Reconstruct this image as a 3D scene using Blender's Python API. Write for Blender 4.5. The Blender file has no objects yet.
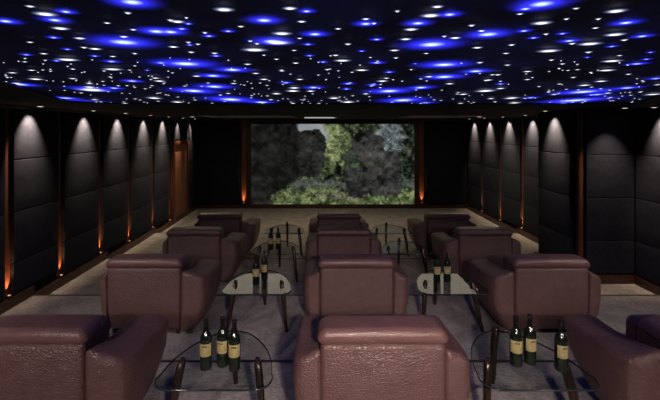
import bpy, bmesh, math, random
import numpy as np
from mathutils import Vector, Matrix
random.seed(7)
S = bpy.context.scene
COL = S.collection
PI = math.pi

# ------------------------------------------------------------------ helpers
def lin(r, g, b):
    f = lambda c: (c/255/12.92) if c/255 <= .04045 else ((c/255+.055)/1.055)**2.4
    return (f(r), f(g), f(b), 1)

def mat(name, base=(.5,.5,.5,1), rough=.5, metal=0, spec=.5, emit=None, estr=0):
    m = bpy.data.materials.new(name); m.use_nodes = True
    p = m.node_tree.nodes['Principled BSDF']
    p.inputs['Base Color'].default_value = base
    p.inputs['Roughness'].default_value = rough
    p.inputs['Metallic'].default_value = metal
    p.inputs['Specular IOR Level'].default_value = spec
    if emit:
        p.inputs['Emission Color'].default_value = emit
        p.inputs['Emission Strength'].default_value = estr
    return m

def N(m, t): return m.node_tree.nodes.new(t)
def L(m, a, b): m.node_tree.links.new(a, b)
def P(m): return m.node_tree.nodes['Principled BSDF']

def ramp(m, fac, stops):
    r = N(m, 'ShaderNodeValToRGB'); L(m, fac, r.inputs['Fac'])
    e = r.color_ramp.elements
    while len(e) < len(stops): e.new(.5)
    for k, (pos, c) in zip(e, stops):
        k.position = pos; k.color = c
    return r.outputs['Color']

def coords(m, scale=(1,1,1), kind='Object'):
    tc = N(m, 'ShaderNodeTexCoord'); mp = N(m, 'ShaderNodeMapping')
    mp.inputs['Scale'].default_value = scale
    L(m, tc.outputs[kind], mp.inputs['Vector'])
    return mp.outputs['Vector']

def noise(m, vec, scale, detail=4, rough=.5):
    n = N(m, 'ShaderNodeTexNoise'); L(m, vec, n.inputs['Vector'])
    n.inputs['Scale'].default_value = scale; n.inputs['Detail'].default_value = detail
    n.inputs['Roughness'].default_value = rough
    return n.outputs['Fac']

def bump(m, h, strength, dist=.01):
    b = N(m, 'ShaderNodeBump'); L(m, h, b.inputs['Height'])
    b.inputs['Strength'].default_value = strength; b.inputs['Distance'].default_value = dist
    L(m, b.outputs['Normal'], P(m).inputs['Normal'])

def link(name, bm, m, parent=None, smooth=True, loc=None, rot=None, recalc=True):
    me = bpy.data.meshes.new(name)
    if recalc: bmesh.ops.recalc_face_normals(bm, faces=bm.faces)
    bm.to_mesh(me); bm.free()
    if smooth:
        for p in me.polygons: p.use_smooth = True
    me.materials.append(m)
    o = bpy.data.objects.new(name, me); COL.objects.link(o)
    if parent: o.parent = parent
    if loc: o.location = loc
    if rot: o.rotation_euler = rot
    return o

def tag(o, label, cat, group=None):
    o['label'] = label; o['category'] = cat
    if group: o['group'] = group
    return o

def thing(name, loc, label, cat, group=None, rz=0):
    o = bpy.data.objects.new(name, None); COL.objects.link(o)
    o.empty_display_size = .1
    o.location = loc; o.rotation_euler = (0, 0, rz)
    return tag(o, label, cat, group)

def copy_tree(o, parent=None):
    c = o.copy(); COL.objects.link(c)
    if parent: c.parent = parent
    for ch in list(o.children): copy_tree(ch, c)
    return c

def struct(o): o['kind'] = 'structure'; return o

def box(bm, x0, x1, y0, y1, z0, z1):
    v = [bm.verts.new(p) for p in ((x0,y0,z0),(x1,y0,z0),(x1,y1,z0),(x0,y1,z0),(x0,y0,z1),(x1,y0,z1),(x1,y1,z1),(x0,y1,z1))]
    for f in ((0,3,2,1),(4,5,6,7),(0,1,5,4),(1,2,6,5),(2,3,7,6),(3,0,4,7)): bm.faces.new([v[i] for i in f])

def rbox(x0, x1, y0, y1, z0, z1, r, n=4, mid=2):
    """box with rounded edges: a gridded cube whose shell is pushed out round an inner box"""
    c = ((x0+x1)/2, (y0+y1)/2, (z0+z1)/2); hs = ((x1-x0)/2, (y1-y0)/2, (z1-z0)/2)
    ax = []
    for h in hs:
        rr = min(r, h*.999); inner = h-rr
        t = [-inner - rr*math.tan(PI/4*(1-k/n)) for k in range(n)] + [-inner + 2*inner*k/mid for k in range(mid+1)] + [inner + rr*math.tan(PI/4*(k+1)/n) for k in range(n)]
        ax.append((t, inner, rr))
    bm = bmesh.new(); cache = {}
    ln = [len(a[0]) for a in ax]
    def vert(i, j, k):
        if (i,j,k) in cache: return cache[(i,j,k)]
        p = [ax[0][0][i], ax[1][0][j], ax[2][0][k]]
        q = [max(-ax[a][1], min(ax[a][1], p[a])) for a in range(3)]
        d = [(p[a]-q[a])/ax[a][2] for a in range(3)]
        l = math.sqrt(sum(e*e for e in d)) or 1
        m_ = max(abs(e) for e in d) or 1
        d = [e/l for e in d]
        w = [q[a]+d[a]*ax[a][2]+c[a] for a in range(3)]
        v = bm.verts.new(w); cache[(i,j,k)] = v
        return v
    for a in range(3):
        b_, c_ = (a+1) % 3, (a+2) % 3
        for side in (0, ln[a]-1):
            for i in range(ln[b_]-1):
                for j in range(ln[c_]-1):
                    q = []
                    for (di, dj) in ((0,0),(1,0),(1,1),(0,1)):
                        idx = [0,0,0]; idx[a] = side; idx[b_] = i+di; idx[c_] = j+dj
                        q.append(vert(*idx))
                    bm.faces.new(q)
    return bm

def lathe(bm, prof, seg=24, a0=0, a1=2*PI, close=True):
    full = abs(a1-a0-2*PI) < 1e-6
    n = seg if full else seg+1
    rings = []
    for (r, z) in prof:
        rings.append([bm.verts.new((r*math.cos(a0+(a1-a0)*k/seg), r*math.sin(a0+(a1-a0)*k/seg), z)) for k in range(n)])
    for a, b in zip(rings, rings[1:]):
        for k in range(seg):
            k2 = (k+1) % n
            bm.faces.new((a[k], a[k2], b[k2], b[k]))
    if close and full:
        bm.faces.new(rings[0][::-1]); bm.faces.new(rings[-1])

def prism(bm, pts, z0, z1):
    a = [bm.verts.new((x, y, z0)) for x, y in pts]; b = [bm.verts.new((x, y, z1)) for x, y in pts]
    n = len(pts)
    for i in range(n): bm.faces.new((a[i], a[(i+1)%n], b[(i+1)%n], b[i]))
    bm.faces.new(a[::-1]); bm.faces.new(b)

def interp(x, xs, ys):
    return float(np.interp(x, xs, ys))

ORD = ['first','second','third','fourth','fifth','sixth','seventh','eighth']

# ------------------------------------------------------------------ materials
# leather
def leather(name, c0, c1):
    m = mat(name, c0, .38, 0, .5)
    v = coords(m, (1, 1, 1.7))
    vo = N(m, 'ShaderNodeTexVoronoi'); vo.feature = 'DISTANCE_TO_EDGE'
    wv = N(m, 'ShaderNodeVectorMath'); wv.operation = 'ADD'
    nz = N(m, 'ShaderNodeTexNoise'); nz.inputs['Scale'].default_value = 22; L(m, v, nz.inputs['Vector'])
    sc = N(m, 'ShaderNodeVectorMath'); sc.operation = 'SCALE'; sc.inputs['Scale'].default_value = .035
    L(m, nz.outputs['Color'], sc.inputs[0]); L(m, v, wv.inputs[0]); L(m, sc.outputs[0], wv.inputs[1])
    L(m, wv.outputs[0], vo.inputs['Vector']); vo.inputs['Scale'].default_value = 36
    mr = N(m, 'ShaderNodeMapRange'); mr.inputs['From Max'].default_value = .22
    L(m, vo.outputs['Distance'], mr.inputs['Value'])
    nf = noise(m, v, 120, 3)
    ad = N(m, 'ShaderNodeMath'); ad.operation = 'MULTIPLY_ADD'; ad.inputs[1].default_value = .35
    L(m, nf, ad.inputs[0]); L(m, mr.outputs[0], ad.inputs[2])
    bump(m, ad.outputs[0], .44, .006)
    L(m, ramp(m, noise(m, v, 9, 5), [(.3, c0), (.75, c1)]), P(m).inputs['Base Color'])
    return m
M_LEATHER = leather('plum_leather', (.094,.048,.048,1), (.135,.070,.068,1))
M_SMOOTH = leather('plum_leather_smooth', (.118,.058,.058,1), (.160,.082,.079,1))
for n_ in M_SMOOTH.node_tree.nodes:
    if n_.type == 'BUMP': n_.inputs['Strength'].default_value = .2
M_FOOT = mat('foot_wood', (.02,.012,.01,1), .4)
# acoustic fabric
M_FABRIC = mat('charcoal_fabric', (.035,.037,.045,1), .9, 0, .15)
_v = coords(M_FABRIC)
L(M_FABRIC, ramp(M_FABRIC, noise(M_FABRIC, _v, 14, 6, .7), [(.3, (.0075,.0095,.019,1)), (.7, (.019,.0208,.031,1))]), P(M_FABRIC).inputs['Base Color'])
bump(M_FABRIC, noise(M_FABRIC, _v, 160, 3), .5, .004)
# wood battens
def wood(name, a, b, rough=.45):
    m = mat(name, a, rough)
    v = coords(m, (14, 14, 1.2))
    f = noise(m, v, 3, 5)
    L(m, ramp(m, f, [(.3, a), (.7, b)]), P(m).inputs['Base Color'])
    bump(m, f, .15, .003)
    return m
M_BATTEN = wood('copper_brown_wood', (.070,.022,.011,1), (.115,.038,.018,1), .4)
M_DARKWOOD = wood('dark_brown_wood', (.030,.012,.008,1), (.055,.022,.013,1), .4)
M_DOOR = wood('door_wood', (.19,.080,.050,1), (.27,.115,.072,1), .45)
M_LEG = wood('walnut_leg', (.010,.006,.005,1), (.026,.012,.009,1), .25)
M_WALL = mat('dark_wall', (.016,.016,.020,1), .9, 0, .2)
_v = coords(M_WALL); bump(M_WALL, noise(M_WALL, _v, 90, 3), .3, .004)
M_SOFFIT = mat('soffit_paint', (.020,.020,.023,1), .85, 0, .2)
_v = coords(M_SOFFIT); bump(M_SOFFIT, noise(M_SOFFIT, _v, 60, 3), .15, .003)
# carpet
M_CARPET = mat('mottled_carpet', (.2,.18,.18,1), .9, 0, .15)
_v = coords(M_CARPET)
_n1 = noise(M_CARPET, _v, 5, 8, .68); _n2 = noise(M_CARPET, coords(M_CARPET, (1, 2.2, 1)), 26, 5, .7)
_mx = N(M_CARPET, 'ShaderNodeMath'); _mx.operation = 'MULTIPLY_ADD'; _mx.inputs[1].default_value = .6
L(M_CARPET, _n2, _mx.inputs[0]); _sc = N(M_CARPET, 'ShaderNodeMath'); _sc.operation = 'MULTIPLY'; _sc.inputs[1].default_value = .4
L(M_CARPET, _n1, _sc.inputs[0]); L(M_CARPET, _sc.outputs[0], _mx.inputs[2])
L(M_CARPET, ramp(M_CARPET, _mx.outputs[0], [(.34, (.095,.083,.085,1)), (.5, (.22,.195,.190,1)), (.66, (.36,.32,.30,1))]), P(M_CARPET).inputs['Base Color'])
bump(M_CARPET, noise(M_CARPET, _v, 220, 3), .6, .006)
M_NOSING = mat('dark_nosing', (.018,.015,.015,1), .5)
# glass table top
M_GLASS = bpy.data.materials.new('table_glass'); M_GLASS.use_nodes = True
_nt = M_GLASS.node_tree; _nt.nodes.remove(_nt.nodes['Principled BSDF'])
_out = _nt.nodes['Material Output']
_tr = N(M_GLASS, 'ShaderNodeBsdfTransparent'); _tr.inputs['Color'].default_value = (.90,.93,.92,1)
_gl = N(M_GLASS, 'ShaderNodeBsdfGlossy'); _gl.inputs['Roughness'].default_value = .015
_fr0 = N(M_GLASS, 'ShaderNodeFresnel'); _fr0.inputs['IOR'].default_value = 1.5
_ge = N(M_GLASS, 'ShaderNodeNewGeometry'); _fr = N(M_GLASS, 'ShaderNodeMath'); _fr.operation = 'MULTIPLY_ADD'
_bf = N(M_GLASS, 'ShaderNodeMath'); _bf.operation = 'SUBTRACT'; _bf.inputs[0].default_value = 1
L(M_GLASS, _ge.outputs['Backfacing'], _bf.inputs[1]); L(M_GLASS, _fr0.outputs[0], _fr.inputs[0]); L(M_GLASS, _bf.outputs[0], _fr.inputs[1]); _fr.inputs[2].default_value = 0
_ms = N(M_GLASS, 'ShaderNodeMixShader')
L(M_GLASS, _fr.outputs[0], _ms.inputs['Fac']); L(M_GLASS, _tr.outputs[0], _ms.inputs[1]); L(M_GLASS, _gl.outputs[0], _ms.inputs[2])
L(M_GLASS, _ms.outputs[0], _out.inputs['Surface'])
M_GEDGE = mat('glass_edge', (.012,.022,.020,1), .15)
M_BOTTLE = mat('bottle_glass', (.006,.010,.007,1), .12, 0, .6)
M_FOIL = mat('bottle_foil', (.012,.010,.012,1), .35, .3)
M_LABEL = mat('bottle_label', (.40,.33,.17,1), .6)
L(M_LABEL, ramp(M_LABEL, noise(M_LABEL, coords(M_LABEL), 60, 3), [(.3, (.26,.21,.085,1)), (.7, (.36,.30,.14,1))]), P(M_LABEL).inputs['Base Color'])
M_INK = mat('label_ink', (.05,.035,.02,1), .6)
M_RING = mat('downlight_ring', (.08,.08,.08,1), .4, .6)
M_LENS = mat('downlight_lens', (.8,.8,.8,1), .4, emit=(1,.9,.78,1), estr=1.6)
M_ULENS = mat('uplight_lens', (.8,.5,.3,1), .4, emit=(1,.48,.16,1), estr=.6)
M_PANELLIGHT = mat('ceiling_light_diffuser', (.8,.8,.8,1), .5, emit=(1,.88,.66,1), estr=1.1)
M_REFLECT = mat('light_box_side', (.55,.54,.52,1), .6)
M_BLACKMETAL = mat('screen_frame_black', (.010,.008,.008,1), .45)

# ------------------------------------------------------------------ room
CAMZ = 2.45
H_FLOOR = [(-1.6, .40), (3.36, .27), (4.99, .16), (6.72, .07), (8.70, 0.0)]   # platform start, height
def floor_z(y):
    z = H_FLOOR[0][1]
    for s, h in H_FLOOR:
        if y >= s: z = h
    return z
YB = 11.8                         # screen wall
XL, XR1, XP, XR2 = -3.80, 4.72, 3.87, 4.60
YP0, YP1 = 5.68, 6.65
CZ = 2.75                         # soffit height
YR = -1.6                         # rear wall

# stepped floor: one extruded profile
bm = bmesh.new()
prof = [(YR, -.25)]
for i, (s, h) in enumerate(H_FLOOR):
    e = H_FLOOR[i+1][0] if i+1 < len(H_FLOOR) else YB
    prof += [(s, h), (e, h)]
prof.append((YB, -.25))
va = [bm.verts.new((XL, y, z)) for y, z in prof]; vb = [bm.verts.new((XR1, y, z)) for y, z in prof]
n = len(prof)
for i in range(n): bm.faces.new((va[i], va[(i+1)%n], vb[(i+1)%n], vb[i]))
bm.faces.new(va); bm.faces.new(vb[::-1])
struct(link('floor', bm, M_CARPET, smooth=False))
for i, (s, h) in enumerate(H_FLOOR[1:]):
    hz = H_FLOOR[i][1]; xr = XR2 if s > YP1 else XR1
    if YP0 < s < YP1: xr = XP
    bm = bmesh.new(); box(bm, XL+.02, xr-.02, s-.022, s+.006, hz-.03, hz+.004)
    o = struct(link('trim_%d' % (i+1), bm, M_NOSING, smooth=False))
    o['label'] = 'dark step nosing at the edge of a carpeted seating platform'

bm = bmesh.new(); box(bm, XL-.2, XL, YR-.2, YB+.2, -.25, 3.0)
struct(link('wall_left', bm, M_WALL, smooth=False))
bm = bmesh.new(); box(bm, XR1, XR1+.25, YR-.2, YP0, -.25, 3.0)
struct(link('wall_right', bm, M_WALL, smooth=False))
bm = bmesh.new(); box(bm, XP, XR1+.25, YP0, YP1, -.25, 3.0)
struct(link('wall_right_pillar', bm, M_WALL, smooth=False))
bm = bmesh.new(); box(bm, XR2, XR1+.25, YP1, YB+.2, -.25, 3.0)
struct(link('wall_right_rear', bm, M_WALL, smooth=False))
bm = bmesh.new(); box(bm, XL, XR2, YB, YB+.2, -.25, 3.0)
struct(link('wall_front', bm, M_WALL, smooth=False))
bm = bmesh.new(); box(bm, XL, XR1, YR-.2, YR, -.25, 3.0)
struct(link('wall_rear', bm, M_WALL, smooth=False))

# soffit with the flared star opening and three light boxes
OPEN = [(-1.35,.70),(-2.08,2.53),(-2.80,4.22),(-2.30,4.65),(3.25,4.65),(3.78,4.50),(3.10,3.45),(1.85,.70),(1.5,.45),(-1.0,.45)]
BOXES = [(-2.75,-.60,8.50,10.30),(2.05,3.75,8.50,10.30)]
bm = bmesh.new()
def flat_with_holes(bm, z, holes, rect, flip=False):
    x0, x1, y0, y1 = rect
    loops = [[(x0,y0),(x1,y0),(x1,y1),(x0,y1)]] + holes
    ed = []
    for lp in loops:
        vs = [bm.verts.new((x, y, z)) for x, y in lp]
        ed += [bm.edges.new((vs[i], vs[(i+1)%len(vs)])) for i in range(len(vs))]
    bmesh.ops.triangle_fill(bm, edges=ed, use_beauty=True, use_dissolve=False)
bh = [[(a,c),(b,c),(b,d),(a,d)] for a,b,c,d in BOXES]
flat_with_holes(bm, CZ, [OPEN]+bh, (XL, XR1, YR, YB))
flat_with_holes(bm, CZ+.018, [OPEN]+bh, (XL, XR1, YR, YB))
for lp in [OPEN]+bh:
    for i in range(len(lp)):
        (xa,ya),(xb,yb) = lp[i], lp[(i+1)%len(lp)]
        q = [bm.verts.new(p) for p in ((xa,ya,CZ),(xb,yb,CZ),(xb,yb,CZ+.018),(xa,ya,CZ+.018))]
        bm.faces.new(q)
bmesh.ops.remove_doubles(bm, verts=bm.verts, dist=1e-5)
struct(link('ceiling', bm, M_SOFFIT, smooth=False))
bm = bmesh.new(); box(bm, XL-.2, XR1+.25, YR-.2, YB+.2, 3.0, 3.1)
o = struct(link('ceiling_slab', bm, M_SOFFIT, smooth=False))

# ------------------------------------------------------------------ star ceiling
SZ = 2.78
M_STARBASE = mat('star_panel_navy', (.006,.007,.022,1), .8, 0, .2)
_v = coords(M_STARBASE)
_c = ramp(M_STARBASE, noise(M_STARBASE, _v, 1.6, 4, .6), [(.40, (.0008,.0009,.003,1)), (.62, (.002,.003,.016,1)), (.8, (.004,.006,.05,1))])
L(M_STARBASE, _c, P(M_STARBASE).inputs['Emission Color']); P(M_STARBASE).inputs['Emission Strength'].default_value = .8  # faint blue glow put into the board's emission in random patches

def star_mat(name, core, mid, strength, hard, corew):
    """a star light with its glow painted in: emission fades to a clear rim"""
    m = bpy.data.materials.new(name); m.use_nodes = True
    nt = m.node_tree; nt.nodes.remove(nt.nodes['Principled BSDF'])
    tc = N(m, 'ShaderNodeTexCoord')
    d = N(m, 'ShaderNodeVectorMath'); d.operation = 'DISTANCE'; d.inputs[1].default_value = (.5,.5,0)
    L(m, tc.outputs['UV'], d.inputs[0])
    f = N(m, 'ShaderNodeMapRange'); f.inputs['From Max'].default_value = .5; f.inputs['To Min'].default_value = 1; f.inputs['To Max'].default_value = 0
    L(m, d.outputs['Value'], f.inputs['Value'])
    pw = N(m, 'ShaderNodeMath'); pw.operation = 'POWER'; pw.inputs[1].default_value = hard
    L(m, f.outputs[0], pw.inputs[0])
    col = ramp(m, f.outputs[0], [(0, mid), (corew, mid), (min(1, corew+.25), core)])
    em = N(m, 'ShaderNodeEmission'); L(m, col, em.inputs['Color']); em.inputs['Strength'].default_value = strength
    tr = N(m, 'ShaderNodeBsdfTransparent'); ms = N(m, 'ShaderNodeMixShader')
    L(m, pw.outputs[0], ms.inputs['Fac']); L(m, tr.outputs[0], ms.inputs[1]); L(m, em.outputs[0], ms.inputs[2])
    L(m, ms.outputs[0], nt.nodes['Material Output'].inputs['Surface'])
    return m
M_STAR = star_mat('white_star_light', (1,1,1,1), (.45,.52,1,1), 3.2, 2.8, .42)
M_BLUE = star_mat('blue_star_light', (.35,.45,1,1), (.030,.030,1,1), 4.2, 3.7, .74)  # wide blue halo of each star painted as fading emission

WHITE = [(-0.152,1.398,0.0557),(-1.851,3.101,0.1235),(-0.259,1.525,0.0552),(-1.152,1.74,0.0567),(-0.756,1.05,0.0342),(0.934,1.545,0.0503),(1.009,1.416,0.0461),(-0.123,1.263,0.0366),(0.312,1.063,0.0308),(0.994,1.277,0.037),(1.367,1.774,0.0514),(1.386,3.165,0.0917),(0.799,1.022,0.0296),(-1.095,2.017,0.0584),(-0.252,1.009,0.0292),(0.666,1.137,0.0329),(0.108,1.76,0.0446),(1.553,2.053,0.052),(-0.814,1.197,0.0303),(0.293,1.209,0.0263),(-0.076,0.998,0.0217),(3.059,3.479,0.0756),(-1.798,2.412,0.0524),(0.229,2.044,0.0444),(-1.691,3.896,0.0846),(1.973,3.896,0.0846),(0.34,4.468,0.097),(-0.218,3.165,0.0687),(-0.417,1.12,0.0243),(-0.884,1.5,0.0299),(-0.834,1.325,0.024),(1.868,2.518,0.0456),(0.306,0.983,0.0178),(-1.665,4.468,0.0809),(-0.19,2.922,0.0529),(-1.732,2.867,0.0519),(0.305,1.337,0.0242),(1.918,2.746,0.0497),(0.155,3.896,0.0705),(2.365,4.604,0.0833),(-1.051,2.505,0.0453),(0.417,2.505,0.0453),(0.472,1.318,0.0238),(-0.56,1.461,0.0238),(-0.381,3.402,0.0554),(0.614,1.475,0.024),(0.303,1.525,0.0248),(1.414,2.96,0.0429),(0.663,2.291,0.0332),(0.911,2.65,0.0384),(1.091,2.451,0.0355),(1.312,3.453,0.05),(-0.667,1.299,0.0188),(-0.069,3.165,0.0458),(-0.349,2.412,0.0349),(-2.085,2.62,0.0379),(-0.73,2.268,0.0328),(-1.719,2.13,0.0308),(1.142,2.082,0.0301),(-0.742,0.976,0.0141),(-0.051,1.115,0.0161),(-0.122,2.412,0.0306),(0.134,1.088,0.0138),(-1.012,2.35,0.0298),(-1.538,2.374,0.0301),(-1.539,2.035,0.0258),(-0.347,1.846,0.0234),(-1.15,1.588,0.0201),(-0.358,2.15,0.0272),(0.521,1.219,0.0154),(-0.629,1.128,0.0123),(0.06,1.193,0.013),(-1.047,1.377,0.015),(-0.24,1.166,0.0127),(-0.588,1.203,0.0131),(0.549,1.039,0.0113),(-0.893,1.646,0.0179),(1.777,3.929,0.0427),(0.926,1.868,0.0203),(2.401,2.697,0.0293),(-2.4,4.069,0.0442),(1.323,2.412,0.0262),(-0.201,2.053,0.0223),(2.137,3.453,0.0375),(0.417,2.35,0.0255),(2.528,3.327,0.0361),(0.419,3.402,0.0369),(0.776,1.577,0.0171),(-0.588,2.62,0.0284),(0.859,1.181,0.0128),(0.669,0.989,0.0107),(-1.374,1.774,0.0161),(0.445,1.577,0.0143),(1.366,2.008,0.0182),(1.283,1.622,0.0147),(1.678,2.65,0.024),(-0.067,1.314,0.0119),(-3.094,4.698,0.0425),(-0.515,4.069,0.0368),(-0.099,1.515,0.0137),(0.754,1.781,0.0161),(0.106,1.394,0.0126),(-1.565,2.59,0.0234),(0.07,1.605,0.0145),(-0.429,1.561,0.0141),(1.026,2.181,0.0197),(1.068,1.329,0.012),(0.713,1.407,0.0127),(-0.518,1.54,0.0139),(1.092,1.54,0.0139),(-0.11,1.795,0.0162),(-0.898,1.452,0.0131),(-0.513,1.02,0.0092),(0.923,1.386,0.0125),(0.459,1.143,0.0103),(-0.425,1.088,0.0098),(0.207,1.004,0.0073),(-0.19,1.695,0.0123),(0.79,1.075,0.0078),(0.7,1.075,0.0078),(-0.469,1.365,0.0099),(-1.278,1.973,0.0143),(1.533,2.291,0.0166),(-0.444,1.394,0.0101),(0.995,2.181,0.0158),(-0.795,3.327,0.0241),(-0.369,1.229,0.0089),(1.544,4.848,0.0351),(3.579,4.848,0.0351),(3.791,4.698,0.034),(1.048,1.714,0.0124),(-2.349,4.604,0.0333),(-0.316,4.604,0.0333),(1.716,4.604,0.0333),(0.043,1.991,0.0144),(0.162,1.12,0.0081),(-2.48,3.279,0.0237),(0.744,1.246,0.009),(1.759,2.16,0.0156),(-0.226,1.386,0.01),(1.163,1.816,0.0131),(-0.243,1.345,0.0097),(0.337,1.664,0.012),(-0.76,1.567,0.0113),(0.421,1.277,0.0092),(-0.371,1.063,0.0058),(1.609,2.779,0.0151),(-2.053,3.279,0.0178),(0.483,1.991,0.0108),(-1.247,2.268,0.0123),(-1.442,2.73,0.0148)]
BLUE = [(-0.734,1.429,0.0931),(-0.542,1.27,0.0506),(-0.48,0.976,0.0495),(-0.79,1.137,0.0329),(-0.947,1.148,0.0333),(-0.703,1.055,0.0229),(-0.945,1.353,0.0196),(-1,1.695,0.0184),(-1,1.831,0.0331),(-1.027,1.551,0.0168),(-1.282,1.664,0.0211),(-0.777,1.868,0.0338),(-1.267,2.575,0.0559),(-2.182,2.779,0.0905),(-2.662,3.998,0.1013),(-2.782,4.604,0.2),(-1.627,3.019,0.0546),(-1.25,1.809,0.0196),(-0.95,2.101,0.0152),(-1.851,3.101,0.1235),(-0.664,1.892,0.1232),(-0.496,1.27,0.0414),(-0.164,1.134,0.0411),(-0.034,1.046,0.0189),(-0.014,1.299,0.0376),(-0.301,1.259,0.0182),(-0.384,1.325,0.0192),(-0.474,2.082,0.0829),(-0.645,2.314,0.0754),(-1.064,3.233,0.1521),(-0.968,4.181,0.2119),(-0.7,4.604,0.1333),(-0.798,2.903,0.1156),(-0.456,1.682,0.0213),(-0.042,1.452,0.0184),(-0.042,1.676,0.0182),(-0.497,1.461,0.0132),(-0.443,1.226,0.0177),(-0.401,1.166,0.0127),(0.02,1.831,0.0199),(-0.043,2.96,0.0643),(-0.23,2.65,0.0384),(-0.172,1.398,0.0607),(0.431,1.452,0.0893),(0.576,1.295,0.0609),(0.628,1.907,0.1036),(0.875,2.12,0.0691),(0.774,2.35,0.1021),(0.597,3.233,0.1521),(0.94,4.26,0.2004),(0.793,2.96,0.0857),(0.143,1.163,0.0295),(0.301,1.157,0.0335),(0.367,1.068,0.0271),(0.281,1.846,0.0334),(0.207,1.365,0.0198),(0.397,2.15,0.0272),(0.392,2.779,0.0402),(1.309,4.698,0.102),(0.205,2.697,0.0391),(0.221,3.059,0.0332),(0.176,1.567,0.0142),(0.473,1.868,0.0135),(0.572,0.976,0.053),(0.551,1.015,0.0221),(0.927,1.148,0.0333),(1.117,1.314,0.0285),(0.67,1.242,0.0202),(0.755,1.337,0.0169),(0.818,1.277,0.0162),(1.137,1.475,0.0187),(1.385,1.588,0.0144),(1.562,1.868,0.0406),(2.138,2.412,0.0437),(2.278,3.279,0.1662),(2.867,4.26,0.2313),(2.399,2.96,0.075),(2.583,3.533,0.0767),(2.171,3.896,0.0564),(2.992,4.698,0.102),(1.196,1.695,0.0123),(1.499,1.74,0.0189),(1.288,2.697,0.0293),(0.907,1.377,0.0299)]

def disc_geo(bm, x, y, z, rx, ry, uvl, seg=14):
    c = bm.verts.new((x, y, z-.004)); ring = [bm.verts.new((x+rx*math.cos(2*PI*k/seg), y+ry*math.sin(2*PI*k/seg), z)) for k in range(seg)]
    for k in range(seg):
        f = bm.faces.new((c, ring[(k+1)%seg], ring[k]))
        for lp in f.loops:
            if lp.vert is c: lp[uvl].uv = (.5,.5)
            else:
                j = ring.index(lp.vert); lp[uvl].uv = (.5+.5*math.cos(2*PI*j/seg), .5+.5*math.sin(2*PI*j/seg))
def disc_mesh(name, m):
    bm = bmesh.new(); u = bm.loops.layers.uv.new('UVMap'); disc_geo(bm, 0, 0, 0, 1, 1, u)
    o = link(name, bm, m, recalc=False); return o

star = thing('star_ceiling_panel', (0,0,SZ), 'dark navy star ceiling panel scattered with white and blue fibre lights over the seats', 'star ceiling')
bm = bmesh.new()
ocx = .45
prism(bm, [(ocx+(x-ocx)*1.18, 2.6+(y-2.6)*1.28) for x, y in OPEN], 0, .03)
link('panel_board', bm, M_STARBASE, star, smooth=False)
zs = 0
def ryf(rx, Y): return rx*min(2.0, max(1.0, .5*Y))
protoB = disc_mesh('blue_star_light', M_BLUE); first = True
for i, (x, y, r) in enumerate(BLUE):
    o = protoB if first else protoB.copy()
    if not first: COL.objects.link(o)
    first = False
    o.parent = star; o.location = (x, y, -.003-.00008*i); o.scale = (r*2.3, ryf(r*1.9, y), .4)
protoW = disc_mesh('star_light', M_STAR); first = True
for i, (x, y, r) in enumerate(WHITE[:100]):
    o = protoW if first else protoW.copy()
    if not first: COL.objects.link(o)
    first = False
    o.parent = star; o.location = (x, y, -.012-.00004*i); o.scale = (r*1.25, ryf(r*.92, y), .4)
bm = bmesh.new(); u = bm.loops.layers.uv.new('UVMap')
for (x, y, r) in WHITE[100:]:
    disc_geo(bm, x, y, -.017, r*1.5, ryf(r*1.4, y), u, 8)
for k in range(330):
    y = random.uniform(1.6, 5.0)**1.0; x = random.uniform(-.83, .92)*y
    r = random.uniform(1.0, 2.4)/380*y
    disc_geo(bm, x, y, -.017, r*1.5, ryf(r, y)*.8, u, 8)
o = link('small_star_lights', bm, M_STAR, star, recalc=False); o['kind'] = 'stuff'

# ------------------------------------------------------------------ wall panels, battens, baseboards
TIER_Z = [2.07, 1.43, .80]
TIER_N = ['top', 'second', 'third', 'bottom']
def panel(origin, ang, w, z0, z1, label):
    """fabric panel; local x runs along the wall, local -y faces the room"""
    bm = rbox(-w/2+.002, w/2-.002, -.056, -.006, 0, z1-z0-.004, .010, 3, 3)
    o = link('acoustic_panel', bm, M_FABRIC, loc=(origin[0], origin[1], z0), rot=(0,0,ang))
    tag(o, label, 'wall panel', 'fabric acoustic panels on the walls')
    return o
def column(origin, ang, w, fz, where, top=CZ-.02):
    zz = [top] + TIER_Z + [fz+.15]
    for t in range(4):
        panel(origin, ang, w, zz[t+1], zz[t], 'charcoal fabric panel, %s tier, %s' % (TIER_N[t], where))
LAMPS = []
def spot(name, loc, target, energy, color, size, blend=.6, radius=.03):
    d = bpy.data.lights.new(name, 'SPOT'); d.energy = energy; d.color = color
    d.spot_size = math.radians(size); d.spot_blend = blend; d.shadow_soft_size = radius
    o = bpy.data.objects.new(name, d); COL.objects.link(o); o.location = loc
    o.rotation_euler = (Vector(target)-Vector(loc)).to_track_quat('-Z', 'Y').to_euler()
    return o
UP_E = 26
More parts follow.
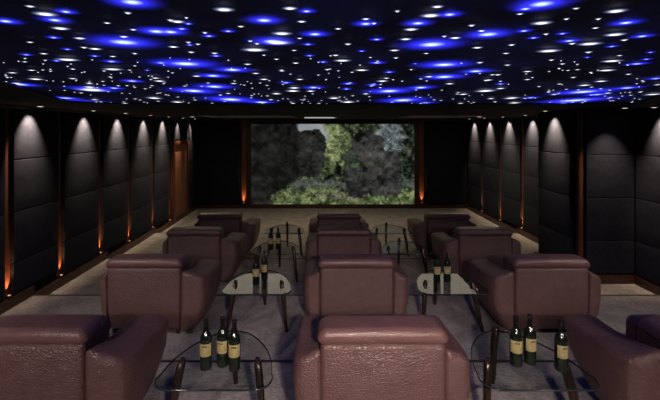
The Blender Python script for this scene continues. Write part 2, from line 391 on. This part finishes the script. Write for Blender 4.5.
def batten(origin, ang, label, w=.11, ztop=CZ-.01, e=1.0):
    fz = floor_z(origin[1])
    t = thing('accent_batten', (origin[0], origin[1], fz), label, 'wall batten', 'copper wood battens with uplights', ang)
    h = ztop-fz
    link('batten_board', rbox(-w/2, w/2, -.022, -.001, .13, h, .006, 2, 1), M_BATTEN, t)
    bm = bmesh.new(); lathe(bm, [(.016,.135),(.024,.14),(.024,.165),(.018,.165)], 14)
    bmesh.ops.translate(bm, verts=bm.verts, vec=(0,-.05,0))
    up = link('uplight', bm, M_BLACKMETAL, t)
    bm = bmesh.new(); lathe(bm, [(.017,.1655),(.013,.170),(.004,.172)], 12)
    bmesh.ops.translate(bm, verts=bm.verts, vec=(0,-.05,0))
    link('uplight_lens', bm, M_ULENS, up)
    R = Matrix.Rotation(ang, 3, 'Z')
    p = Vector((origin[0], origin[1], fz+.20)) + R @ Vector((0,-.05,0))
    q = p + R @ Vector((0,.055,.75-.2))
    spot('uplight_lamp', p, q, UP_E*e, (1,.48,.18), 46, .9, .012)
# local -y must face the room: left wall faces +x, right wall faces -x, far wall faces -y
AL = PI/2; AR = -PI/2; AF = 0
SL = [4.60, 5.53, 6.53, 7.52, 8.58, 9.56]
edges = [3.60] + SL
for i in range(6):
    a, b = edges[i]+.06, edges[i+1]-.06
    column((XL, (a+b)/2), AL, b-a, floor_z(a), '%s bay from the door on the left wall' % ORD[5-i])
for i, y in enumerate(SL):
    batten((XL, y), AL, 'copper brown lit batten on the left wall, %s from the door' % ORD[5-i])
# door and what surrounds it
column((XL, 11.38), AL, .74, 0, 'narrow bay between the door and the screen wall')
panel((XL, 10.33), AL, 1.16, 2.16, CZ-.02, 'charcoal fabric wall panel above the brown door on the left wall')
dr = struct(thing('door_1', (XL, 10.33, 0), 'reddish brown wooden door in the left wall near the screen', 'door', rz=AL))
link('door_leaf', rbox(-.47, .47, -.04, 0, .01, 2.02, .006, 2, 1), M_DOOR, dr)
for s in (-1, 1):
    link('door_jamb', rbox(s*.53-.055, s*.53+.055, -.075, 0, 0, 2.13, .006, 2, 1), M_BATTEN, dr)
link('door_head', rbox(-.475, .475, -.075, 0, 2.03, 2.13, .006, 2, 1), M_BATTEN, dr)
bm = bmesh.new(); lathe(bm, [(.012,0),(.012,.14)], 10); bmesh.ops.translate(bm, verts=bm.verts, vec=(.38,-.075,.95))
box(bm, .37,.39,-.075,-.04,.97,.99); box(bm, .37,.39,-.075,-.04,1.05,1.07)
link('door_handle', bm, M_RING, dr)

# right wall: far section
SR = [8.53, 9.55, 10.60]
er = [YP1+.05, 7.52] + SR + [YB-.12]
for i in range(5):
    a, b = er[i]+.06, er[i+1]-.06
    column((XR2, (a+b)/2), AR, b-a, floor_z(a), '%s bay from the screen on the right wall' % ORD[4-i])
for i, y in enumerate([7.52]+SR):
    batten((XR2, y), AR, 'copper brown lit batten on the right wall, %s from the screen' % ORD[3-i])
# pillar and near section
column((XP, (YP0+YP1)/2+.03), AR, .84, floor_z(6), 'on the side of the projecting right pillar')
column(((XP+XR1)/2+.02, YP0), AF, .72, floor_z(5.5), 'on the pillar face turned to the seats, right')
bt = thing('corner_batten', (XP+.02, YP0+.0, floor_z(5.6)), 'copper brown corner strip on the edge of the right pillar', 'wall batten')
link('corner_board', rbox(-.022, .04, -.03, .03, .13, CZ-.01-floor_z(5.6), .006, 2, 1), M_BATTEN, bt)
for i, (a, b) in enumerate([(4.72, 5.60), (3.70, 4.60)]):
    column((XR1, (a+b)/2), AR, b-a, floor_z(5.1), '%s bay before the pillar, right wall' % ORD[i])

# screen wall: two columns each side
SX0, SX1 = (251.5-319)/380*YB, (414-319)/380*YB
SZ0, SZ1 = CAMZ-(204-129)/380*YB, CAMZ+(129-124)/380*YB
bl0, bl1 = SX0-.29, SX1+.29
wl = bl0-.08-(XL+.05)
column((XL+.05+wl/2, YB), AF, wl, 0, 'on the screen wall left of the screen')
wr = (XR2-.05)-(bl1+.08)
column((bl1+.08+wr/2, YB), AF, wr, 0, 'on the screen wall right of the screen')
batten((bl0+.06, YB), AF, 'copper brown lit batten beside the left edge of the screen', .15, e=1.3)
batten((bl1-.06, YB), AF, 'copper brown lit batten beside the right edge of the screen', .15, e=1.3)

# baseboards follow the steps
def base_run(name, pts_fn, segs):
    bm = bmesh.new()
    for (a, b) in segs:
        z = floor_z((a+b)/2); pts_fn(bm, a, b, z)
    return struct(link(name, bm, M_DARKWOOD, smooth=False))
cuts = [YR] + [s for s, h in H_FLOOR[1:]] + [YB]
base_run('baseboard_left', lambda bm, a, b, z: box(bm, XL, XL+.065, a, b, z, z+.125), list(zip(cuts, cuts[1:])))
def right_base(bm, a, b, z):
    x = XR1 if b <= YP0+.01 else (XP if b <= YP1+.08 else XR2)
    box(bm, x-.065, x, a, b, z, z+.125)
c2 = [YR, 3.36, 4.99, YP0, YP1, 6.72, 8.70, YB]
base_run('baseboard_right', right_base, [(a,b) for a,b in zip(c2,c2[1:])])
bm = bmesh.new(); box(bm, XP-.065, XR1, YP0-.065, YP0, .16, .285); struct(link('baseboard_pillar', bm, M_DARKWOOD, smooth=False))
bm = bmesh.new(); box(bm, XL, XR2, YB-.06, YB, 0, .11); struct(link('baseboard_front', bm, M_DARKWOOD, smooth=False))
# crown trim at the soffit
bm = bmesh.new(); box(bm, XL, XL+.07, 2.0, YB, CZ-.05, CZ); struct(link('trim_5', bm, M_DARKWOOD, smooth=False))
bm = bmesh.new(); box(bm, XL, XR2, YB-.07, YB, CZ-.06, CZ); struct(link('trim_6', bm, M_DARKWOOD, smooth=False))
bm = bmesh.new(); box(bm, XR2-.07, XR2, YP1, YB, CZ-.05, CZ); struct(link('trim_7', bm, M_DARKWOOD, smooth=False))

# ------------------------------------------------------------------ downlights washing the walls
WASH = 225
def downlight(x, y, tx, ty, label, e=1.0, size=64, col=(1,.76,.52), tz=CZ-.34):
    t = thing('downlight', (x, y, CZ), label, 'ceiling light', 'recessed downlights along the soffit')
    bm = bmesh.new(); lathe(bm, [(.058,0),(.058,-.010),(.043,-.012),(.043,-.002)], 20, close=False)
    link('trim_ring', bm, M_RING, t)
    bm = bmesh.new(); lathe(bm, [(.042,-.004),(.034,-.011),(.012,-.014)], 20)
    link('lens', bm, M_LENS, t)
    spot('downlight_lamp', (x, y, CZ-.02), (tx, ty, tz), WASH*e, col, size, .95, .02)
LY = [4.90, 6.05, 7.05, 8.10, 9.08, 10.05, 11.0]
for i, y in enumerate(LY):
    downlight(XL+.206, y, XL+.056, y, 'small round downlight over the left wall, %s from the screen wall' % ORD[6-i], size=68 if i < 5 else 54, e=1.0 if i < 5 else .7)
RY = [8.08, 9.08, 10.1, 11.1]
for i, y in enumerate(RY):
    downlight(XR2-.206, y, XR2-.056, y, 'small round downlight over the right wall, %s from the screen wall' % ORD[3-i], size=68)
downlight(XP-.206, 6.15, XP-.056, 6.15, 'small round downlight over the side of the right pillar', size=68)
downlight(4.25, YP0-.40, 4.25, YP0-.18, 'small round downlight in front of the pillar face on the right', e=.5, size=66, tz=CZ-.9)
downlight(XR1-.206, 5.12, XR1-.056, 5.12, 'small round downlight over the near right wall', size=68)

# ------------------------------------------------------------------ light boxes over the stage floor
for (a, b, c, d), nm in zip(BOXES, ('left', 'right')):
    t = thing('ceiling_light_box', ((a+b)/2, (c+d)/2, CZ), 'recessed white ceiling light box above the %s front of the room' % nm, 'ceiling light', 'recessed light boxes near the screen')
    w, dd = (b-a)/2, (d-c)/2
    bm = bmesh.new(); box(bm, -w, w, -dd, dd, .16, .18)
    link('diffuser', bm, M_PANELLIGHT, t, smooth=False)
    bm = bmesh.new()
    box(bm, -w-.015, -w, -dd-.015, dd+.015, .019, .16); box(bm, w, w+.015, -dd-.015, dd+.015, .019, .16)
    box(bm, -w, w, -dd-.015, -dd, .019, .16); box(bm, -w, w, dd, dd+.015, .019, .16)
    link('light_box_side', bm, M_SOFFIT, t, smooth=False)
t = thing('ceiling_light_bar', (.01, 9.4, CZ), 'pale light bar on the soffit above the middle of the screen', 'ceiling light')
link('housing', rbox(-.40,.40,-.05,.05,-.035,-.001,.008,2,1), M_RING, t)
link('diffuser', rbox(-.37,.37,-.056,-.04,-.036,-.008,.006,2,1), mat('light_bar_diffuser', (.7,.7,.7,1), .5, emit=(.95,.97,1,1), estr=.42), t)

# ------------------------------------------------------------------ projection screen
scr = thing('projection_screen', ((SX0+SX1)/2, YB-.03, SZ0), 'wide lit projection screen showing a misty green jungle with dark rocks', 'screen')
W_, H_ = SX1-SX0, SZ1-SZ0
nx, ny = 300, 150
rng = np.random.default_rng(3)
def vnoise(u, v, fx, fy, oct=4, seed=0, gain=.55):
    out = np.zeros_like(u); amp = 1; tot = 0
    for o_ in range(oct):
        r = np.random.default_rng(seed+o_*17); g = r.random((int(fy*2**o_)+3, int(fx*2**o_)+3))
        a = u*fx*2**o_; b = v*fy*2**o_
        i = np.clip(a.astype(int), 0, g.shape[1]-2); j = np.clip(b.astype(int), 0, g.shape[0]-2)
        s = a-i; t_ = b-j; s = s*s*(3-2*s); t_ = t_*t_*(3-2*t_)
        out += amp*(g[j,i]*(1-s)*(1-t_)+g[j,i+1]*s*(1-t_)+g[j+1,i]*(1-s)*t_+g[j+1,i+1]*s*t_)
        tot += amp; amp *= gain
    return out/tot
U, V = np.meshgrid(np.linspace(0,1,nx+1), np.linspace(0,1,ny+1))
def C3(r,g,b): return np.array([r,g,b], float)/255
def sm(x, a, b):
    t_ = np.clip((x-a)/(b-a), 0, 1); return t_*t_*(3-2*t_)
def mixc(img, c, m): return img*(1-m[...,None]) + c*m[...,None]
n1 = vnoise(U, V, 14, 8, 5, 1, .7); n2 = vnoise(U, V, 34, 18, 4, 5, .85); n3 = vnoise(U, V, 6, 5, 5, 9, .65); n4 = vnoise(U, V, 5, 6, 5, 23, .65)
n2 = np.clip((n2-.5)*1.7+.5, 0, 1)
UW, VW = U+(n3-.5)*.13, V+(n4-.5)*.22
def blob(cx, cy, rx, ry, soft=.10, pw=2):
    return sm(1-(np.abs((UW-cx)/rx)**pw+np.abs((VW-cy)/ry)**pw), 0, soft)
img = C3(40,50,32)*np.ones(U.shape+(1,)) + (n2-.5)[...,None]*C3(150,165,100)
img = mixc(img, C3(122,134,84)+(n2-.5)[...,None]*C3(170,170,120), blob(.50,.24,.17,.34,.7)*(.5+.6*n1))
img = mixc(img, C3(36,44,35)+(n2-.5)[...,None]*C3(110,120,100), sm(UW, .88, .95)*.8)
img = mixc(img, C3(112,122,132)+(n2-.5)[...,None]*C3(120,120,120), blob(.87,.17,.10,.26,.6)*.75)
sky = sm(.20-VW+.35*(UW-.3), .0, .06)*sm(U,.16,.22)*(1-sm(UW,.43,.49))
img = mixc(img, C3(150,156,160)+(n1-.5)[...,None]*C3(40,40,40), sky)
img = mixc(img, C3(92,104,62)+(n2-.5)[...,None]*C3(160,165,100), sm(VW, .79, .86))
img = mixc(img, C3(132,136,130), np.clip(sm(1-np.abs(VW-.76)/.10, 0, 1)*(.15+.8*n1)*sm(U,.2,.3), 0, 1))
img = mixc(img, C3(120,106,94)+(n2-.5)[...,None]*C3(110,110,95), blob(.55,.96,.22,.10,.8)*.7)
def rock(img, m, base, seed, tex=90, fx=26, fy=16):
    a = vnoise(U, V, fx, fy, 4, seed, .75); b_ = vnoise(U, V, 6, 5, 3, seed+3, .6)
    a = np.clip((a-.5)*1.5, -.5, .5)+(b_-.5)*.8
    return mixc(img, np.clip(base + a[...,None]*C3(tex,tex,tex*.92), .03, 1), m)
# a leaning stack of grey boulders on the right
img = rock(img, np.maximum.reduce([blob(.74,.30,.115,.27), blob(.66,.62,.10,.30,.12,3), blob(.83,.64,.105,.36,.12,3), blob(.745,.70,.06,.24)]), C3(50,50,50), 31, 80)
img = rock(img, blob(.745,.50,.055,.22,.5)*.7, C3(74,72,70), 47, 60)
img = mixc(img, C3(60,84,48)+(n2-.5)[...,None]*C3(120,140,90), np.clip(sm(n1+.25*n4, .62, .75)*blob(.66,.62,.12,.36,.5), 0, 1)*.7)
# dark overhanging rocks on the left
img = rock(img, blob(.35,.36,.115,.31,.10,2.4), C3(42,43,40), 61, 62)
lb = .285 - sm(VW,.60,1.0)*.17
img = rock(img, 1-sm(UW-lb, -.01, .02), C3(25,27,25), 77, 40)
img = mixc(img, C3(82,98,58)+(n2-.5)[...,None]*C3(150,150,90), sm(VW, .90, .97)*sm(U,.14,.24))
img = np.clip(img, .015, 1)
_g = img.mean(-1, keepdims=True); img = (_g + (img-_g)*.82)*.95
imgl = np.where(img <= .04045, img/12.92, ((img+.055)/1.055)**2.4)
me = bpy.data.meshes.new('picture_surface')
vx = np.stack([(U-.5)*W_, np.zeros_like(U), (1-V)*H_], -1).reshape(-1,3)
fs = []
for j in range(ny):
    r0 = j*(nx+1)
    for i in range(nx): fs.append((r0+i, r0+nx+1+i, r0+nx+2+i, r0+i+1))
me.from_pydata(vx.tolist(), [], fs)
at = me.color_attributes.new('picture', 'FLOAT_COLOR', 'POINT')
at.data.foreach_set('color', np.concatenate([imgl.reshape(-1,3), np.ones((vx.shape[0],1))], 1).astype(np.float32).ravel())
M_PIC = mat('screen_picture', (.01,.01,.01,1), .7, 0, .1)
_a = N(M_PIC, 'ShaderNodeAttribute'); _a.attribute_name = 'picture'
L(M_PIC, _a.outputs['Color'], P(M_PIC).inputs['Emission Color']); P(M_PIC).inputs['Emission Strength'].default_value = 1.0
me.materials.append(M_PIC)
o = bpy.data.objects.new('picture_surface', me); COL.objects.link(o); o.parent = scr
bm = bmesh.new()
fw = .13; hw = W_/2
box(bm, -hw-fw, -hw, -.05, .028, -.10, H_+.10); box(bm, hw, hw+fw, -.05, .028, -.10, H_+.10)
box(bm, -hw, hw, -.05, .028, -.10, 0); box(bm, -hw, hw, -.05, .028, H_, H_+.10)
link('screen_frame', bm, M_DARKWOOD, scr, smooth=False)
bm = bmesh.new(); box(bm, -hw, hw, .004, .028, 0, H_); link('backing_board', bm, M_BLACKMETAL, scr, smooth=False)

# ------------------------------------------------------------------ armchairs
def make_chair(label, wl, wr, fl):
    t = thing('armchair', (0,0,0), label, 'armchair', 'plum leather armchairs in rows')
    bm = rbox(-.392,.392,0,.24,.05,.715,.035,4,6)
    for v in bm.verts:
        x, y, z = v.co
        if y < .12: v.co.y -= .014*(1-(x/.392)**2)*(1-((z-.38)/.34)**2)
        if z < .3: v.co.y += (.3-z)*.12*(1-y/.24)
        v.co.x *= interp(z, (.05,.3), (.93,1))
    link('back_panel', bm, M_LEATHER, t)
    bm = rbox(-.415,.415,-.010,.215,.700,.804,.05,6,6)
    for v in bm.verts:
        x = v.co.x
        v.co.z += .006*(1-(x/.415)**2)
        v.co.x *= 1-.8*max(0, v.co.z-.735)
    link('headrest', bm, M_SMOOTH, t)
    for s, wo in ((-1, wl), (1, wr)):
        bm = rbox(.385,.5625,0,.66,.04,.62,.044,4,6)
        for v in bm.verts:
            x, y, z = v.co
            a = (x-.385)/.1775; u_ = y/.66; tz = (z-.04)/.58
            yf = interp(z, (.04,.2,.4,.56,.62), (.30,.43,.57,.645,.66))
            xo = wo - .15*(1-interp(z, (.04,.10,.2,.38,.62), (0,.42,.74,1.0,.98)))*min(1.1, (wo/.5625)**3)
            xi = .385 - (0 if u_ < .35 else .02*(u_-.35))
            w = interp(z, (.25,.62), (0,1))
            dz = (1-a)*.075*max(0, 1-u_*1.7)**1.3 - .020*u_ - .012*a
            nx_ = xi+a*(xo+fl*u_-xi)
            if u_ < .22: nx_ -= (wo-.385)*.24*a*(1-u_/.22)**2      # the rear corner wraps round
            v.co = Vector((s*nx_, y*yf/.66 + .012*(1-u_)*(1-tz), z+dz*w))
        link('armrest', bm, M_LEATHER, t)
    link('backrest_cushion', rbox(-.375,.375,.225,.37,.40,.745,.06,4,3), M_SMOOTH, t)
    link('seat_cushion', rbox(-.365,.365,.30,.70,.27,.435,.05,4,3), M_SMOOTH, t)
    bm = rbox(-.375,.375,.245,.60,.05,.275,.03,3,2)
    for v in bm.verts:
        if v.co.y > .4: v.co.y -= (.275-v.co.z)*.45
    link('base', bm, M_LEATHER, t)
    for (fx, fy) in ((-.34,.07),(.34,.07),(-.32,.40),(.32,.40)):
        bm = bmesh.new(); lathe(bm, [(.022,0),(.028,.065)], 12); bmesh.ops.translate(bm, verts=bm.verts, vec=(fx,fy,0))
        link('foot', bm, M_FOOT, t)
    return t
ROW_Y = [2.35, 4.00, 5.60, 7.02]
COL_X = [-1.85, .40, 2.46]
WIDTHS = [(.485,.655,.03), (.578,.578,-.03), (.635,.56,.0)]
rown = ['row nearest the camera', 'second row from the camera', 'third row from the camera', 'row nearest the screen']
coln = ['left', 'middle', 'right']
protos = [None]*3
SHIFT = {(2,0):.08,(1,2):-.03,(1,3):-.03,(2,3):-.06}
for c in range(3):
    for r in range(4):
        lb = 'plum leather armchair seen from behind, %s seat of the %s' % (coln[c], rown[r])
        if protos[c] is None: o = protos[c] = make_chair(lb, *WIDTHS[c])
        else:
            o = copy_tree(protos[c]); o['label'] = lb
        o.location = (COL_X[c]+SHIFT.get((c,r),0), ROW_Y[r], floor_z(ROW_Y[r]+.2))

# ------------------------------------------------------------------ glass tables
TH = .45
def table_outline():
    pts = []
    def arc(cx, cy, r, a0, a1, n_):
        for k in range(n_+1):
            a = math.radians(a0+(a1-a0)*k/n_); pts.append((cx+r*math.cos(a), cy+r*math.sin(a)))
    # front edge straight, rounded corners, arched back
    P_ = []
    for k in range(9):
        a = math.radians(-90+115*k/8); P_.append((.265+.11*math.cos(a), -.14+.11*math.sin(a)))
    e0 = P_[-1]
    for k in range(1, 8):
        s = k/8
        # quadratic curve to the back apex arc
        p0 = Vector(e0); p2 = Vector((.12,.41)); p1 = Vector((.345,.22))
        q = p0*(1-s)**2+p1*2*s*(1-s)+p2*s*s; P_.append((q.x,q.y))
    P_.append((.12,.41))
    for k in range(1, 5): 
        s = k/4; P_.append((.12*(1-s), .41+.035*math.sin(s*PI/2)))
    left = [(-x, y) for x, y in reversed(P_[:-1])]
    return P_ + left
def make_table(label):
    t = thing('glass_side_table', (0,0,0), label, 'side table', 'glass side tables between the armchairs')
    out = table_outline()
    bm = bmesh.new()
    prism(bm, [(x*.985, y*.985+.001) for x, y in out], TH-.010, TH)
    g = link('glass_top', bm, M_GLASS, t, smooth=False)
    bm = bmesh.new(); n_ = len(out)
    A = [bm.verts.new((x*.985, y*.985+.001, TH-.011)) for x, y in out]; B = [bm.verts.new((x, y, TH-.009)) for x, y in out]
    C_ = [bm.verts.new((x, y, TH-.001)) for x, y in out]; D = [bm.verts.new((x*.985, y*.985+.001, TH+.001)) for x, y in out]
    for i in range(n_):
        j = (i+1)%n_
        for a, b in ((A,B),(B,C_),(C_,D),(D,A)): bm.faces.new((a[i],a[j],b[j],b[i]))
    link('glass_edge', bm, M_GEDGE, g)
    for (tx, ty), (fx, fy) in (((-.255,.0),(-.325,-.14)), ((.255,.0),(.325,-.14)), ((0,.42),(0,.49))):
        bm = bmesh.new(); rings = []
        d = Vector((fx-tx, fy-ty, 0)).normalized(); side = Vector((-d.y, d.x, 0))
        for k in range(15):
            s = k/14; z = (TH+.045)*(1-s)
            hx = Vector((tx, ty, 0)).lerp(Vector((fx, fy, 0)), s**1.7)
            # a bow outwards near the top
            hx += d*(.030*math.sin(PI*min(1, s*1.25)))
            wd = interp(s, (0,.06,.25,.6,1), (.016,.032,.036,.029,.020)); th = interp(s, (0,.06,.3,1), (.014,.026,.027,.018))
            rings.append([bm.verts.new((hx+d*wd*math.cos(2*PI*q/12)+side*th*math.sin(2*PI*q/12))+Vector((0,0,z))) for q in range(12)])
        for a, b in zip(rings, rings[1:]):
            for q in range(12): bm.faces.new((a[q], a[(q+1)%12], b[(q+1)%12], b[q]))
        bm.faces.new(rings[0]); bm.faces.new(rings[-1][::-1])
        link('leg', bm, M_LEG, t)
    return t
TAB_X = [-.672, 1.44]
tab0 = None
for r in range(4):
    for c in range(2):
        lb = 'glass table on curved dark legs, %s of the middle armchair, %s' % (coln[c*2], rown[r])
        if tab0 is None: o = tab0 = make_table(lb)
        else:
            o = copy_tree(tab0); o['label'] = lb
        y = ROW_Y[r]+.23
        dx = [0,0,.02,.03][r] if c == 0 else [-.04,0,-.12,-.08][r]
        o.location = (TAB_X[c]+dx, y, floor_z(y))

# ------------------------------------------------------------------ wine bottles
def make_bottle(label):
    t = thing('wine_bottle', (0,0,0), label, 'wine bottle', 'wine bottles on the glass tables')
    bm = bmesh.new()
    lathe(bm, [(.030,0),(.0375,.004),(.039,.012),(.039,.195),(.0375,.212),(.031,.230),(.021,.246),(.0155,.258),(.0145,.268),(.0145,.272)], 28)
    link('bottle_body', bm, M_BOTTLE, t)
    bm = bmesh.new(); lathe(bm, [(.0150,.266),(.0152,.312),(.0165,.314),(.0165,.326),(.0150,.330)], 20)
    link('foil_capsule', bm, M_FOIL, t)
    bm = bmesh.new(); a0, a1 = -PI/2-1.25, -PI/2+1.25
    lathe(bm, [(.0392,.096),(.0397,.097),(.0397,.178),(.0392,.179)], 24, a0, a1, False)
    lb = link('paper_label', bm, M_LABEL, t)
    bm = bmesh.new(); lathe(bm, [(.0400,.159),(.0401,.160),(.0401,.167),(.0400,.168)], 10, -PI/2-.45, -PI/2+.45, False)
    link('label_print', bm, M_INK, lb)
    return t
BOT = [(-.755,2.54,0,'left of three on the near left glass table'), (-.652,2.575,0,'middle of three on the near left glass table'), (-.563,2.53,0,'rightmost of three on the near left glass table'),
       (1.335,2.576,0,'leftmost of three on the near right glass table'), (1.443,2.60,0,'middle of three on the near right glass table'), (1.605,2.52,0,'rightmost of three on the near right glass table'),
       (-.700,4.235,1,'front one of two on the second-row left glass table'), (-.628,4.37,1,'rear one of two on the second-row left glass table'),
       (1.335,4.30,1,'left one of two on the second-row right glass table'), (1.452,4.31,1,'right one of two on the second-row right glass table'),
       (-.735,5.80,2,'left one of two on the third-row left glass table'), (-.625,5.82,2,'right one of two on the third-row left glass table')]
b0 = None
for (x, y, r, w) in BOT:
    lb = 'dark wine bottle with cream label, ' + w
    if b0 is None: o = b0 = make_bottle(lb)
    else:
        o = copy_tree(b0); o['label'] = lb
    o.location = (x, y, floor_z(ROW_Y[r]+.2)+TH+.001); o.rotation_euler = (0,0,random.uniform(-.25,.25))

# ------------------------------------------------------------------ house lights: unseen behind the seats, added over aisles and stage floor
def house(x, y, tx, ty, tz, e, col, size, label):
    t = thing('downlight', (x, y, CZ), label, 'ceiling light', 'unseen and added downlights for the seats and floor')
    bm = bmesh.new(); lathe(bm, [(.098,0),(.098,-.012),(.075,-.014),(.075,-.002)], 20, close=False)
    link('trim_ring', bm, M_RING, t)
    bm = bmesh.new(); lathe(bm, [(.074,-.004),(.06,-.012),(.02,-.016)], 20)
    link('lens', bm, M_LENS, t)
    spot('fill_lamp', (x, y, CZ-.03), (tx, ty, tz), e, col, size, .9, .10)
house(.5,-.5,.42,1.9,.75,1020,(1,.83,.73),62,'unseen round downlight behind the middle armchairs')  # no fixture in view; lights the backs of the front row
house(-2.2,-.5,-2.0,1.9,.7,430,(1,.85,.80),62,'unseen round downlight behind the left armchairs')
house(3.0,-.5,2.8,1.9,.7,430,(1,.85,.80),62,'unseen round downlight behind the right armchairs')
house(-3.0,2.6,-2.45,3.75,.3,150,(1,.87,.80),84,'added round downlight over the left aisle')  # aisle pair added to brighten the floor beside the seats
house(3.8,2.6,3.25,3.75,.3,150,(1,.87,.80),84,'added round downlight over the right aisle')
house(-3.0,9.0,-2.9,8.6,0,120,(1,.80,.50),125,'added round downlight over the left side of the floor before the screen')  # these last three added to give the rear floor yellowish light
house(3.8,9.0,3.7,8.6,0,120,(1,.80,.50),125,'added round downlight over the right side of the floor before the screen')
house(.4,9.6,.4,9.4,0,120,(1,.80,.50),125,'added round downlight over the middle of the floor before the screen')

# ------------------------------------------------------------------ camera and view
w = bpy.data.worlds.new('dark_world'); S.world = w; w.use_nodes = True
w.node_tree.nodes['Background'].inputs['Color'].default_value = (.0,.0,.0,1)
cam = bpy.data.cameras.new('camera'); co = bpy.data.objects.new('camera', cam); COL.objects.link(co)
co.location = (0, 0, CAMZ); co.rotation_euler = (PI/2, 0, 0)
cam.sensor_width = 36; cam.lens = 36*380/660
cam.shift_x = 11/660; cam.shift_y = -71/660
cam.clip_start = .05
S.camera = co
S.view_settings.view_transform = 'Standard'; S.view_settings.look = 'None'
S.view_settings.gamma = 1; S.view_settings.use_curve_mapping = False
S.view_settings.exposure = 0
